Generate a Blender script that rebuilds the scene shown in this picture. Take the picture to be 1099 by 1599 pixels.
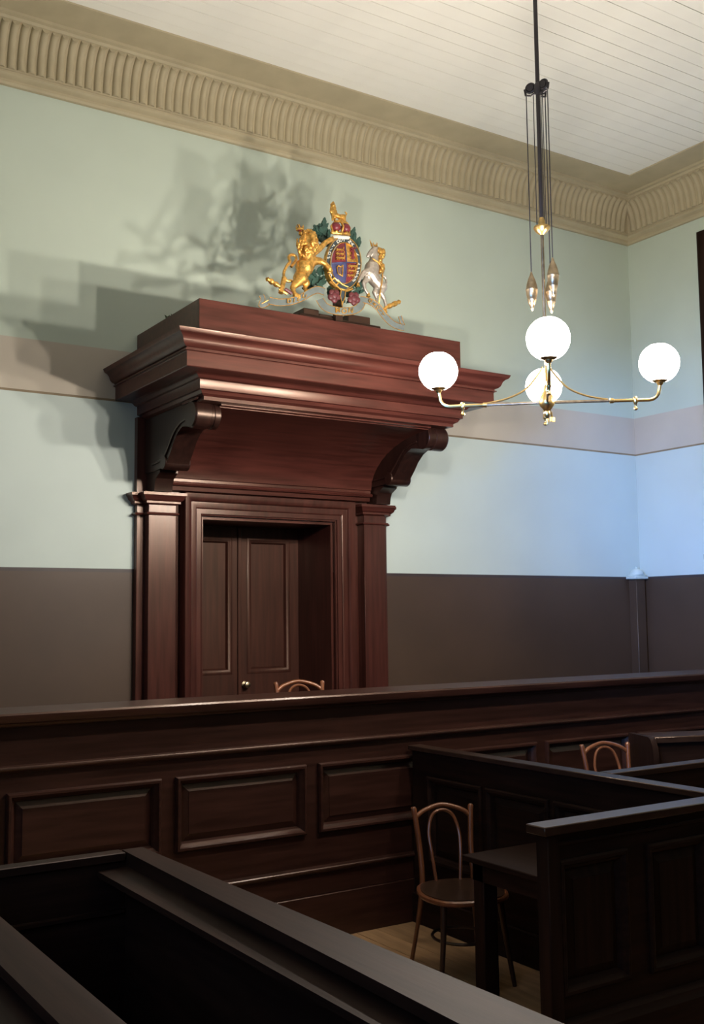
import bpy, bmesh, math, random
from mathutils import Vector, Matrix
random.seed(7)
for o in list(bpy.data.objects): bpy.data.objects.remove(o, do_unlink=True)
SC = bpy.context.scene
COL = SC.collection
PI = math.pi
ZO = 1.9            # eye height above the floor of the well; shapes below are laid out from eye level

# ------------------------------------------------------------------ camera
cam_data = bpy.data.cameras.new('camera')
cam = bpy.data.objects.new('camera', cam_data); COL.objects.link(cam)
R_ = Vector((0.8385061, -0.54477556, -0.01127394)); U_ = Vector((-0.04432017, -0.08880905, 0.99506215)); F_ = Vector((0.54308677, 0.83386602, 0.09861148))
cam.matrix_world = Matrix(((R_.x, U_.x, -F_.x, 0), (R_.y, U_.y, -F_.y, 0), (R_.z, U_.z, -F_.z, ZO), (0, 0, 0, 1)))
cam_data.sensor_fit = 'HORIZONTAL'; cam_data.sensor_width = 36.0
cam_data.lens = 1660.085 * 36 / 1099
cam_data.clip_start = 0.02; cam_data.clip_end = 100
SC.camera = cam

# ------------------------------------------------------------------ world, lights, exposure
w = bpy.data.worlds.new('world'); SC.world = w; w.use_nodes = True
w.node_tree.nodes['Background'].inputs[0].default_value = (0.35, 0.5, 0.8, 1)
w.node_tree.nodes['Background'].inputs[1].default_value = 0.3
SC.view_settings.view_transform = 'Standard'; SC.view_settings.look = 'None'
SC.view_settings.exposure = 0.12; SC.view_settings.gamma = 1.0; SC.view_settings.use_curve_mapping = False
MANTLE_STRENGTH = 2900.0

def area(name, loc, target, sx, sy, power, col, spread=180):
    l = bpy.data.lights.new(name, 'AREA'); l.shape = 'RECTANGLE'; l.size = sx; l.size_y = sy
    l.energy = power; l.color = col; l.spread = math.radians(spread)
    o = bpy.data.objects.new(name, l); COL.objects.link(o)
    o.location = Vector(loc)
    o.rotation_euler = (Vector(target) - Vector(loc)).to_track_quat('-Z', 'Y').to_euler()
    return o
# daylight lamps: one in the right-wall window, two in an unseen, added left-wall window
area('added_daylight', (8.16, 5.7, 2.2 + ZO), (7.3, 8.6, -1.2 + ZO), 0.35, 1.3, 9, (0.14, 0.40, 1.0), 125)
area('added_daylight', (-1.5, 1.3, 1.2 + ZO), (6.0, 5.2, 0.1 + ZO), 1.3, 2.0, 18, (0.34, 0.56, 1.0), 150)
area('added_daylight', (-1.45, 1.3, 1.0 + ZO), (8.27, 6.5, 0.75 + ZO), 1.2, 1.4, 24, (0.10, 0.34, 1.0), 24)  # narrow beam added to turn the right wall and corner blue

# ------------------------------------------------------------------ materials
def mat(name):
    m = bpy.data.materials.new(name); m.use_nodes = True
    nt = m.node_tree; b = nt.nodes['Principled BSDF']
    return m, nt, b
def noise_mix(nt, b, c1, c2, scale=4.0, detail=4, stretch=(1, 1, 1), lo=.35, hi=.65, bump=0.0, coord='Object', rough=None, bscale=None):
    tc = nt.nodes.new('ShaderNodeTexCoord'); mp = nt.nodes.new('ShaderNodeMapping'); mp.inputs['Scale'].default_value = stretch
    nt.links.new(tc.outputs[coord], mp.inputs[0])
    n = nt.nodes.new('ShaderNodeTexNoise'); n.inputs['Scale'].default_value = scale; n.inputs['Detail'].default_value = detail
    nt.links.new(mp.outputs[0], n.inputs['Vector'])
    r = nt.nodes.new('ShaderNodeValToRGB'); r.color_ramp.elements[0].position = lo; r.color_ramp.elements[1].position = hi
    r.color_ramp.elements[0].color = (*c1, 1); r.color_ramp.elements[1].color = (*c2, 1)
    nt.links.new(n.outputs['Fac'], r.inputs[0]); nt.links.new(r.outputs[0], b.inputs['Base Color'])
    if bump:
        n2 = nt.nodes.new('ShaderNodeTexNoise'); n2.inputs['Scale'].default_value = bscale or scale * 3; n2.inputs['Detail'].default_value = 3
        nt.links.new(mp.outputs[0], n2.inputs['Vector'])
        bp = nt.nodes.new('ShaderNodeBump'); bp.inputs['Strength'].default_value = bump; bp.inputs['Distance'].default_value = .01
        nt.links.new(n2.outputs['Fac'], bp.inputs['Height']); nt.links.new(bp.outputs[0], b.inputs['Normal'])
    return n
def wood(name, c1, c2, stretch, rough=.3, coat=.3, spec=.5):
    m, nt, b = mat(name)
    noise_mix(nt, b, c1, c2, 5.0, 6, stretch, .3, .72, bump=.04)
    b.inputs['Roughness'].default_value = rough; b.inputs['Specular IOR Level'].default_value = spec
    b.inputs['Coat Weight'].default_value = coat; b.inputs['Coat Roughness'].default_value = .22
    b.inputs['Specular Tint'].default_value = (1, .72, .56, 1)
    return m
def plain(name, c, rough=.5, metal=0, var=.12, scale=6, bump=0.0):
    m, nt, b = mat(name)
    noise_mix(nt, b, tuple(x * (1 - var) for x in c), tuple(min(1, x * (1 + var)) for x in c), scale, 3, bump=bump)
    b.inputs['Roughness'].default_value = rough; b.inputs['Metallic'].default_value = metal
    return m
M = {}
MC1, MC2 = (.037, .0102, .0078), (.086, .0245, .0185)
M['wood_x'] = wood('mahogany_long', MC1, MC2, (.5, 6, 6), .32, .10)
M['wood_y'] = wood('mahogany_deep', MC1, MC2, (6, .5, 6), .30, .35)
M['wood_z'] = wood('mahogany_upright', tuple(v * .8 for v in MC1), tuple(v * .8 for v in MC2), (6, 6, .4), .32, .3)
DC1, DC2 = (.010, .0050, .0038), (.024, .0115, .0085)
M['bench'] = wood('dimmed_bench_mahogany', (.017, .0060, .0042), (.040, .0150, .0105), (.5, 6, 6), .36, .25)  # same mahogany, the dim light on the bench put into a darker colour
M['pew_x'] = wood('dark_pew_long', DC1, DC2, (.5, 6, 6), .55, .0, .13)
M['pew_y'] = wood('dark_pew_deep', DC1, DC2, (6, .5, 6), .55, .0, .13)
M['pew_z'] = wood('dark_pew_upright', DC1, DC2, (6, 6, .4), .55, .0, .13)
M['cap'] = wood('polished_cap_wood', (.020, .010, .007), (.045, .024, .016), (2, 2, 6), .30, .2)
M['stand'] = wood('dark_stand_wood', (.018, .009, .006), (.035, .016, .010), (.6, 6, 6), .5, .1)
M['bent'] = wood('bentwood', (.13, .042, .018), (.21, .075, .032), (4, 4, 1), .28, .4)
M['bent_dark'] = wood('bentwood_seat', (.022, .011, .007), (.045, .022, .013), (4, 4, 1), .35, .3)
M['green'] = plain('upper_green_paint', (.50, .565, .475), .75, var=.03, scale=1.3, bump=.02)
M['pale'] = plain('lower_pale_green_paint', (.51, .58, .545), .7, var=.03, scale=1.3, bump=.02)
M['stripe'] = plain('stone_band_paint', (.50, .44, .36), .75, var=.04, scale=2)
M['dado'] = plain('brown_dado_paint', (.060, .034, .020), .5, var=.08, scale=2)
M['dadoline'] = plain('dark_line_paint', (.045, .03, .028), .5)
M['stripeline'] = plain('tan_line_paint', (.22, .16, .09), .6)
M['ceil'] = plain('cream_board_paint', (.85, .82, .735), .6, var=.03, scale=2)
M['cornice'] = plain('khaki_plaster_paint', (.43, .365, .235), .7, var=.05, scale=5)
M['floorb'] = wood('floor_board', (.27, .155, .075), (.42, .25, .125), (5, .5, 5), .55, .05)
M['brass'] = plain('brass', (.72, .50, .20), .28, 1, var=.1, scale=20)
M['rod'] = plain('blackened_brass', (.05, .045, .05), .4, .6)
M['weight'] = plain('worn_brass', (.42, .33, .22), .32, 1, var=.2, scale=40)
M['gold'] = plain('gilding', (.72, .40, .10), .36, .85, var=.3, scale=45, bump=.25)
M['silver'] = plain('silver_leaf', (.50, .44, .38), .38, .7, var=.15, scale=50, bump=.1)
M['red'] = plain('crimson_enamel', (.15, .018, .025), .4, var=.2, scale=30)
M['blue'] = plain('blue_enamel', (.05, .055, .14), .4, var=.2, scale=30)
M['garter'] = plain('dark_garter_enamel', (.035, .05, .06), .4, var=.2, scale=30)
M['sprig'] = plain('dull_moss', (.05, .07, .03), .8)
M['leaf'] = plain('dark_green_paint', (.022, .06, .045), .5, var=.3, scale=40)
M['rose'] = plain('dark_rose_paint', (.10, .018, .022), .5, var=.2, scale=30)
M['ribbon'] = plain('grey_ribbon_paint', (.15, .175, .17), .5, .2, var=.1, scale=20)
M['ermine'] = plain('ermine_white', (.7, .68, .6), .6, var=.05)
M['black'] = plain('black_void', (.01, .01, .01), .9)
M['bracket'] = wood('darker_mahogany', (.010, .0045, .0038), (.026, .010, .0075), (6, 6, .5), .34, .1)  # darker tone than the rest of the canopy mahogany
M['dark_door'] = wood('dark_door_wood', (.026, .008, .006), (.058, .018, .012), (6, 6, .4), .45, .05)

def emitter(name, col, s):
    m, nt, b = mat(name)
    b.inputs['Base Color'].default_value = (.9, .9, .9, 1)
    b.inputs['Emission Color'].default_value = (*col, 1); b.inputs['Emission Strength'].default_value = s
    return m
M['mantle'] = emitter('gas_mantle', (1.0, .915, .81), MANTLE_STRENGTH)
def globe_glass():
    m = bpy.data.materials.new('frosted_globe'); m.use_nodes = True; nt = m.node_tree; nt.nodes.clear()
    o = nt.nodes.new('ShaderNodeOutputMaterial'); t = nt.nodes.new('ShaderNodeBsdfTransparent'); e = nt.nodes.new('ShaderNodeEmission'); a = nt.nodes.new('ShaderNodeAddShader')
    t.inputs[0].default_value = (.88, .88, .88, 1); e.inputs[0].default_value = (1, .93, .84, 1); e.inputs[1].default_value = 9.0
    nt.links.new(t.outputs[0], a.inputs[0]); nt.links.new(e.outputs[0], a.inputs[1]); nt.links.new(a.outputs[0], o.inputs[0]); return m
M['globe'] = globe_glass()
M['pane'] = emitter('daylit_pane', (.35, .6, 1.0), .8)

# ------------------------------------------------------------------ helpers
def world_loc(p):
    v = Vector((0, 0, 0))
    while p is not None: v = v + p.location; p = p.parent
    return v
def obj(name, bm, m, parent=None, smooth=40, local=False, kind=None):
    """link a bmesh as one mesh object; its coordinates are from eye level unless local"""
    if not local:
        off = Vector((0, 0, ZO)) - world_loc(parent)
        bmesh.ops.translate(bm, verts=bm.verts, vec=off)
    bmesh.ops.recalc_face_normals(bm, faces=bm.faces)
    me = bpy.data.meshes.new(name); bm.to_mesh(me); bm.free()
    if smooth is not None:
        me.polygons.foreach_set('use_smooth', [True] * len(me.polygons))
        try: me.set_sharp_from_angle(angle=math.radians(smooth))
        except Exception: pass
    if m is not None: me.materials.append(M[m] if isinstance(m, str) else m)
    o = bpy.data.objects.new(name, me); COL.objects.link(o)
    if parent is not None: o.parent = parent
    if kind: o['kind'] = kind
    return o
def tag(o, label=None, cat=None, group=None, kind=None):
    if label: o['label'] = label
    if cat: o['category'] = cat
    if group: o['group'] = group
    if kind: o['kind'] = kind
    return o
def empty(name, loc, rz=0, **k):
    o = bpy.data.objects.new(name, None); COL.objects.link(o)
    o.location = (loc[0], loc[1], loc[2] + ZO); o.rotation_euler = (0, 0, rz); o.empty_display_size = .05
    return tag(o, **k)
def B(): return bmesh.new()
def box(bm, x0, x1, y0, y1, z0, z1, bev=0.0):
    r = bmesh.ops.create_cube(bm, size=1)
    for v in r['verts']:
        v.co = Vector(((x0 + x1) / 2 + v.co.x * (x1 - x0), (y0 + y1) / 2 + v.co.y * (y1 - y0), (z0 + z1) / 2 + v.co.z * (z1 - z0)))
    if bev:
        es = list({e for v in r['verts'] for e in v.link_edges})
        bmesh.ops.bevel(bm, geom=es, offset=bev, segments=1, affect='EDGES', profile=.5)
    return bm
def tube(bm, pts, r, n=8, caps=True, closed=False):
    """round bar along points; r a number or one radius per point"""
    pts = [Vector(p) for p in pts]; rs = r if isinstance(r, (list, tuple)) else [r] * len(pts)
    rings = []; prev = None; N = len(pts)
    for i, p in enumerate(pts):
        if closed: t = (pts[(i + 1) % N] - pts[i - 1])
        else: t = (pts[min(i + 1, N - 1)] - pts[max(i - 1, 0)])
        t.normalize()
        if prev is None:
            a = t.orthogonal().normalized()
        else:
            a = prev - t * prev.dot(t)
            a = a.normalized() if a.length > 1e-6 else t.orthogonal().normalized()
        prev = a; b = t.cross(a)
        rings.append([bm.verts.new(p + (a * math.cos(2 * PI * k / n) + b * math.sin(2 * PI * k / n)) * rs[i]) for k in range(n)])
    for i in range(N if closed else N - 1):
        A, C = rings[i], rings[(i + 1) % N]
        for k in range(n): bm.faces.new((A[k], A[(k + 1) % n], C[(k + 1) % n], C[k]))
    if caps and not closed:
        bm.faces.new(rings[0][::-1]); bm.faces.new(rings[-1])
    return bm
def lathe(bm, prof, c=(0, 0, 0), axis='Z', n=16):
    """prof: (radius, height) pairs"""
    rings = []
    for r, h in prof:
        ring = []
        for k in range(n):
            a = 2 * PI * k / n; x, y = math.cos(a) * max(r, 1e-5), math.sin(a) * max(r, 1e-5)
            p = (x, y, h) if axis == 'Z' else ((h, x, y) if axis == 'X' else (x, h, y))
            ring.append(bm.verts.new(Vector(c) + Vector(p)))
        rings.append(ring)
    for A, C in zip(rings, rings[1:]):
        for k in range(n): bm.faces.new((A[k], A[(k + 1) % n], C[(k + 1) % n], C[k]))
    bm.faces.new(rings[0][::-1]); bm.faces.new(rings[-1])
    return bm
def sweep(bm, prof, path, mapf, closed=False, close_prof=True):
    """carry a profile of (offset, height) along a flat path of (u, v) with mitred corners; mapf(u, v, h) -> point"""
    N = len(path); P = [Vector(p) for p in path]; rows = []
    for i in range(N):
        d1 = (P[i] - P[i - 1]).normalized() if (closed or i > 0) else None
        d2 = (P[(i + 1) % N] - P[i]).normalized() if (closed or i < N - 1) else None
        n1 = Vector((d1.y, -d1.x)) if d1 else None; n2 = Vector((d2.y, -d2.x)) if d2 else None
        if n1 is None: m = n2
        elif n2 is None: m = n1
        else: m = (n1 + n2) / (1 + n1.dot(n2))
        rows.append([bm.verts.new(Vector(mapf(P[i].x + m.x * o, P[i].y + m.y * o, h))) for o, h in prof])
    L = len(prof)
    for i in range(N if closed else N - 1):
        A, C = rows[i], rows[(i + 1) % N]
        for k in range(L if close_prof else L - 1):
            k2 = (k + 1) % L
            try: bm.faces.new((A[k], C[k], C[k2], A[k2]))
            except ValueError: pass
    if close_prof and not closed:
        bm.faces.new(rows[0][::-1]); bm.faces.new(rows[-1])
    return bm
def prism(bm, pts, mapf, h0, h1):
    A = [bm.verts.new(Vector(mapf(u, v, h0))) for u, v in pts]; C = [bm.verts.new(Vector(mapf(u, v, h1))) for u, v in pts]
    bm.faces.new(A); bm.faces.new(C[::-1])
    for k in range(len(pts)): bm.faces.new((A[k], A[(k + 1) % len(pts)], C[(k + 1) % len(pts)], C[k]))
    return bm
def arc(c, r, a0, a1, n=6, ry=None):
    ry = r if ry is None else ry
    return [(c[0] + r * math.cos(math.radians(a0 + (a1 - a0) * i / n)), c[1] + ry * math.sin(math.radians(a0 + (a1 - a0) * i / n))) for i in range(n + 1)]
def spline(pts, n=8):
    """smooth line through points (any dimension)"""
    pts = [Vector(p) for p in pts]; out = []
    for i in range(len(pts) - 1):
        p0 = pts[max(i - 1, 0)]; p1 = pts[i]; p2 = pts[i + 1]; p3 = pts[min(i + 2, len(pts) - 1)]
        for k in range(n):
            t = k / n
            out.append(.5 * ((2 * p1) + (p2 - p0) * t + (2 * p0 - 5 * p1 + 4 * p2 - p3) * t * t + (3 * p1 - p0 - 3 * p2 + p3) * t ** 3))
    out.append(pts[-1]); return out

# ------------------------------------------------------------------ room shell
XL, XR, YF, YB, ZC, ZF = -1.6, 8.27, -3.0, 7.40, 4.26, -1.9
PC = 4.017                                      # middle of the doorway
DO0, DO1, DOT = PC - .59, PC + .59, .775        # door opening
BANDS = [(ZF, .345, 'dado'), (.345, .37, 'dadoline'), (.37, 1.60, 'pale'), (1.60, 1.617, 'stripeline'), (1.617, 1.985, 'stripe'), (1.985, ZC, 'green')]
def wall(name, u0, u1, mapf, holes=(), th=.55):
    """a wall painted in bands, with real openings; mapf(u, z, depth)"""
    zs = sorted({b[0] for b in BANDS} | {ZC} | {h[2] for h in holes} | {h[3] for h in holes})
    us = sorted({u0, u1} | {h[0] for h in holes} | {h[1] for h in holes})
    bm = B(); names = [b[2] for b in BANDS]
    def inhole(u, z): return any(h[0] < u < h[1] and h[2] < z < h[3] for h in holes)
    for a, b in zip(us, us[1:]):
        for c, d in zip(zs, zs[1:]):
            if inhole((a + b) / 2, (c + d) / 2): continue
            mi = next(i for i, q in enumerate(BANDS) if q[0] <= (c + d) / 2 < q[1])
            f = bm.faces.new([bm.verts.new(Vector(mapf(*p))) for p in ((a, c, 0), (b, c, 0), (b, d, 0), (a, d, 0))]); f.material_index = mi
            f = bm.faces.new([bm.verts.new(Vector(mapf(*p))) for p in ((a, c, th), (a, d, th), (b, d, th), (b, c, th))]); f.material_index = mi
    for h in holes:
        for (p, q) in (((h[0], h[2]), (h[0], h[3])), ((h[0], h[3]), (h[1], h[3])), ((h[1], h[3]), (h[1], h[2])), ((h[1], h[2]), (h[0], h[2]))):
            f = bm.faces.new([bm.verts.new(Vector(mapf(*v))) for v in ((*p, 0), (*q, 0), (*q, th), (*p, th))]); f.material_index = 2
    for (p, q) in (((u0, ZF), (u0, ZC)), ((u0, ZC), (u1, ZC)), ((u1, ZC), (u1, ZF)), ((u1, ZF), (u0, ZF))):
        f = bm.faces.new([bm.verts.new(Vector(mapf(*v))) for v in ((*p, 0), (*q, 0), (*q, th), (*p, th))]); f.material_index = 0
    bmesh.ops.remove_doubles(bm, verts=bm.verts, dist=1e-5)
    o = obj(name, bm, None, smooth=None, kind='structure')
    for n in names: o.data.materials.append(M[n])
    return o
W1Y0, W1Y1, W1Z0, W1Z1 = 5.05, 6.35, .55, 3.50    # window in the right wall
W2Y0, W2Y1, W2Z0, W2Z1 = .6, 2.0, -.1, 2.4        # unseen window added in the left wall as a source for the blue light
wall('wall_back', XL, XR, lambda u, z, t: (u, YB + t, z), [(DO0, DO1, ZF, DOT)])
wall('wall_right', YF, YB, lambda u, z, t: (XR + t, u, z), [(W1Y0, W1Y1, W1Z0, W1Z1)], .4)
wall('wall_left', YF, YB, lambda u, z, t: (XL - t, u, z), [(W2Y0, W2Y1, W2Z0, W2Z1)], .4)
wall('wall_front', XL, XR, lambda u, z, t: (u, YF - t, z), (), .4)
fl = obj('floor', box(B(), XL - .3, XR + .3, YF - .3, 9.0, ZF - .12, ZF - .018), 'stand', kind='structure', smooth=None)
ce = obj('ceiling', box(B(), XL - .3, XR + .3, YF - .3, YB + .5, ZC + .012, ZC + .15), 'ceil', kind='structure', smooth=None)
# ceiling boards, running along the back wall
bw = .125; nb = int((YB - YF) / bw) + 1
me0 = None
for i in range(nb):
    y0 = YB - (i + 1) * bw
    if me0 is None:
        b = B(); box(b, XL, XR, 0, bw - .004, 0, .013)
        o = obj('ceiling_board', b, 'ceil', ce, smooth=None, local=True); me0 = o.data
    else:
        o = bpy.data.objects.new('ceiling_board', me0); COL.objects.link(o); o.parent = ce
    o.location = (0, y0, ZC + ZO - .002 + random.uniform(-.0012, .0012))
# floorboards of the well
b = B(); box(b, 0, .142, 0, 5.6 - 2.2, 0, .019); me0 = obj('floor_board', b, 'floorb', fl, smooth=None, local=True)
me0.location = (1.60, 2.2, -.019)
for i in range(1, 43):
    o = bpy.data.objects.new('floor_board', me0.data); COL.objects.link(o); o.parent = fl
    o.location = (1.60 + i * .145, 2.2, -.019 + random.uniform(-.001, .001))

# windows
def window(name, mapf, u0, u1, z0, z1, nm, outer=.16):
    """mapf(u, z, d): d > 0 is into the room"""
    root = obj(name, sweep(B(), [(0, 0), (outer, 0), (outer, .03), (outer - .03, .05), (.04, .045), (.02, .03), (0, .03)],
               [(u0, z0), (u1, z0), (u1, z1), (u0, z1)], lambda u, v, h: mapf(u, v, h), closed=True) , 'pew_z', kind='structure')
    s = B(); prism(s, [(u0 + .0, z0), (u1, z0), (u1, z1), (u0, z1)], lambda u, v, h: mapf(u, v, h), -.24, -.235)
    obj('pane', s, 'pane', root, smooth=None)
    f = B()
    for k in range(3):
        u = u0 + (u1 - u0) * k / 2
        prism(f, [(u - .025, z0), (u + .025, z0), (u + .025, z1), (u - .025, z1)], mapf, -.232, -.19)
    for k in range(4):
        z = z0 + (z1 - z0) * k / 3
        prism(f, [(u0, z - .025), (u1, z - .025), (u1, z + .025), (u0, z + .025)], mapf, -.231, -.195)
    obj('glazing_bars', f, 'pew_z', root)
    s = B(); prism(s, [(u0 - .18, z0 - .05), (u1 + .18, z0 - .05), (u1 + .18, z0), (u0 - .18, z0)], mapf, 0, .1)
    obj('window_sill', s, 'pew_x', root)
    return root
window('window_1', lambda u, z, d: (XR - d, u, z), W1Y0, W1Y1, W1Z0, W1Z1, 1)
window('added_window', lambda u, z, d: (XL + d, u, z), W2Y0, W2Y1, W2Z0, W2Z1, 2)

# cornice: a fluted cove between mouldings, returning along the right wall
def cove_pt(t):      # t 0 (bottom) .. 1 (top): offset from wall, height
    a = t * PI / 2
    return (.085 + .13 * (1 - math.cos(a)) , 3.892 + .288 * math.sin(a))
# profile measured off the wall face: (offset into room, height)
CP = [(0, 3.80), (.03, 3.80), (.042, 3.815), (.042, 3.835), (.055, 3.842), (.068, 3.848), (.085, 3.86), (.085, 3.877), (.074, 3.882), (.085, 3.89)]
CP += [cove_pt(i / 8) for i in range(9)]
CP += [(.225, 4.183), (.235, 4.20), (.25, 4.203), (.26, 4.205), (.265, 4.225), (.30, 4.228), (.36, 4.232), (.44, 4.238), (.50, 4.243), (.52, 4.247), (.525, ZC + .01), (0, ZC + .01)]
cor = obj('trim_1', sweep(B(), CP, [(XL, YB), (XR, YB), (XR, YF)], lambda u, v, h: (u, v, h)), 'cornice', kind='structure', smooth=35)
def rib_mesh():
    bm = B(); rows = []; w = .0285
    for i in range(9):
        t = i / 8; o, h = cove_pt(t); o2, h2 = cove_pt(min(1, t + .01)); o1, h1 = cove_pt(max(0, t - .01))
        tx, tz = o2 - o1, h2 - h1; L = math.hypot(tx, tz); nx, nz = tz / L, -tx / L
        row = []
        for k in range(6):
            a = PI * k / 5
            d = math.sin(a) * .027 - .003
            row.append(bm.verts.new((math.cos(a) * w, -(o + nx * d), h + nz * d)))
        rows.append(row)
    for A, C in zip(rows, rows[1:]):
        for k in range(5): bm.faces.new((A[k], A[k + 1], C[k + 1], C[k]))
    bm.faces.new(rows[0]); bm.faces.new(rows[-1][::-1])
    return bm
PITCH = .0703
n_back = 122; n_right = 44
r0 = obj('rib', rib_mesh(), 'cornice', cor, local=True, smooth=60)
r0.location = (XR - .16, YB, ZO)
def rib_at(loc, rz):
    o = bpy.data.objects.new('rib', r0.data); COL.objects.link(o); o.parent = cor; o.location = loc; o.rotation_euler = (0, 0, rz)
for i in range(1, n_back): rib_at((XR - .16 - i * PITCH, YB, ZO), 0)
for i in range(n_right): rib_at((XR, YB - .16 - i * PITCH, ZO), -PI / 2)
# the run of ribs that goes on beyond
src = rib_mesh(); tmp = bpy.data.meshes.new('t'); src.to_mesh(tmp); src.free(); rest = B()
for x in [XR - .16 - i * PITCH for i in range(n_back, 139)]:
    k0 = len(rest.verts); rest.from_mesh(tmp); rest.verts.ensure_lookup_table()
    for v in rest.verts[k0:]: v.co = Vector((v.co.x + x, v.co.y + YB, v.co.z))
for y in [YB - .16 - i * PITCH for i in range(n_right, 145)]:
    k0 = len(rest.verts); rest.from_mesh(tmp); rest.verts.ensure_lookup_table()
    for v in rest.verts[k0:]: v.co = Vector((XR + v.co.y, y - v.co.x, v.co.z))
obj('rib_run', rest, 'cornice', cor, kind='stuff')

# boxed pipe with a little moulded cap in the corner of the dado
cb = empty('pipe_boxing', (8.16, 7.36, -1.279), label='boxed-in pipe with a small domed cap where the brown dado meets the corner', cat='pipe boxing')
obj('casing', box(B(), 8.10, 8.225, 7.30, YB, -1.279, .345, .004), 'dado', cb)
b = B(); box(b, 8.06, 8.245, 7.27, YB, .345, .375, .006); box(b, 8.08, 8.235, 7.29, YB, .375, .392, .004)
lathe(b, [(.07, .39), (.068, .41), (.058, .43), (.03, .447), (.012, .452), (.014, .465), (.002, .475)], (8.16, 7.345, 0))
obj('cap', b, 'pale', cb)

# ------------------------------------------------------------------ panelled joinery
def panelled(root, mapf, u0, u1, z0, z1, panels, mats, th=.05, field=True, rise=.018, frame_name='frame'):
    """mapf(u, z, h): face at h = 0, h > 0 towards the viewer. panels = (ua, ub, za, zb) openings between stiles and rails"""
    wl, wu = mats
    fr = B()
    za = min(p[2] for p in panels); zb = max(p[3] for p in panels)
    ps = sorted(panels)
    def bx(a, b_, c, d, h0=-th, h1=0.0): prism(fr, [(a, c), (b_, c), (b_, d), (a, d)], mapf, h0, h1)
    bx(u0, u1, z0, za); bx(u0, u1, zb, z1)
    cur = u0
    for p in ps:
        bx(cur, p[0], za, zb); cur = p[1]
    bx(cur, u1, za, zb)
    obj(frame_name, fr, wl, root, smooth=None)
    for (a, b_, c, d) in ps:
        pn = B(); e = .004
        # sunk ground, bevelled margin and raised field
        prism(pn, [(a - .01, c - .01), (b_ + .01, c - .01), (b_ + .01, d + .01), (a - .01, d + .01)], mapf, -th + .002, -.024)
        i1 = .035; i2 = .075
        lo = [(a + i1, c + i1), (b_ - i1, c + i1), (b_ - i1, d - i1), (a + i1, d - i1)]; hi = [(a + i2, c + i2), (b_ - i2, c + i2), (b_ - i2, d - i2), (a + i2, d - i2)]
        if not field: lo = hi = []
        A = [pn.verts.new(Vector(mapf(u, v, -.023))) for u, v in lo]; C = [pn.verts.new(Vector(mapf(u, v, -.008))) for u, v in hi]; D = [pn.verts.new(Vector(mapf(u, v, -.005))) for u, v in hi]
        for X, Y in ((A, C), (C, D)) if field else ():
            for k in range(4): pn.faces.new((X[k], X[(k + 1) % 4], Y[(k + 1) % 4], Y[k]))
        if field: pn.faces.new(D)
        obj('panel', pn, wu if (d - c) > (b_ - a) else wl, root, smooth=None)
        mo = B()
        prof = [(.012, -.002), (.012, rise * .6), (.004, rise), (-.008, rise), (-.014, rise * .55), (-.026, rise * .2), (-.032, -.012), (-.038, -.023)]
        sweep(mo, prof, [(a, c), (b_, c), (b_, d), (a, d)], mapf, closed=True, close_prof=False)
        obj('panel_moulding', mo, wl, root, smooth=35)
def moulding_x(prof, x0, x1, ends=(0, 0)):   # straight run along x, profile in (y, z)
    bm = B(); A = [bm.verts.new((x0, p[0], p[1])) for p in prof]; C = [bm.verts.new((x1, p[0], p[1])) for p in prof]
    for k in range(len(prof)): bm.faces.new((A[k], A[(k + 1) % len(prof)], C[(k + 1) % len(prof)], C[k]))
    bm.faces.new(A); bm.faces.new(C[::-1]); return bm

# judge's dais and bench
dais = obj('judge_dais', box(B(), XL + .001, XR - .001, 5.66, YB - .001, ZF, -1.28), 'pew_x'); tag(dais, 'raised dark floor behind the long panelled bench, under the doorway', 'dais')
jb = empty('judge_bench', (3.3, 5.63, ZF), label='long dark panelled judge bench running across the room below the doorway canopy', cat='bench')
BX0, BX1, BY = XL + .01, XR - .01, 5.60
obj('top_rail', moulding_x([(5.50, -.475), (5.505, -.465)] + [(5.80, -.455), (5.80, -.53), (5.60, -.53), (5.58, -.545)] + arc((5.58, -.515), .028, 270, 200, 4) + [(5.55, -.51), (5.548, -.50)] + arc((5.525, -.50), .02, 0, -180, 5) + [(5.502, -.49)], BX0, BX1), 'bench', jb, smooth=30)
obj('frieze_board', box(B(), BX0, BX1, BY - .002, BY + .05, -.742, -.53), 'bench', jb)
obj('middle_moulding', moulding_x([(5.60, -.735), (5.575, -.738)] + arc((5.575, -.750), .012, 90, 250, 5) + [(5.58, -.768), (5.60, -.775)], BX0, BX1), 'bench', jb, smooth=30)
pan = []
k = -3
while True:
    a = 2.452 + k * .925
    if a + .84 > BX1 - .05: break
    if a > BX0 + .05: pan.append((a + .012, a + .828, -1.270, -.885))
    k += 1
panelled(jb, lambda u, z, h: (u, BY - h, z), BX0, BX1, -1.49, -.742, pan, ('bench', 'bench'), rise=.030)
obj('lower_moulding', moulding_x([(5.60, -1.475), (5.57, -1.48)] + arc((5.57, -1.492), .012, 90, 250, 5) + [(5.578, -1.512), (5.60, -1.52)], BX0, BX1), 'bench', jb, smooth=30)
obj('skirting', box(B(), BX0, BX1, 5.585, 5.64, -1.64, -1.49, .003), 'bench', jb)
obj('plinth', box(B(), BX0, BX1, 5.57, 5.64, ZF, -1.64, .004), 'bench', jb)
obj('desk_top', box(B(), BX0, BX1, 5.64, 6.00, -.60, -.57, .003), 'bench', jb)

# box partitions to the right (clerk's and witness's boxes)
def cap_bar(bm, x0, x1, y0, y1, zt=-.812, t=.03): return box(bm, x0, x1, y0, y1, zt - t, zt, .004)
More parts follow.
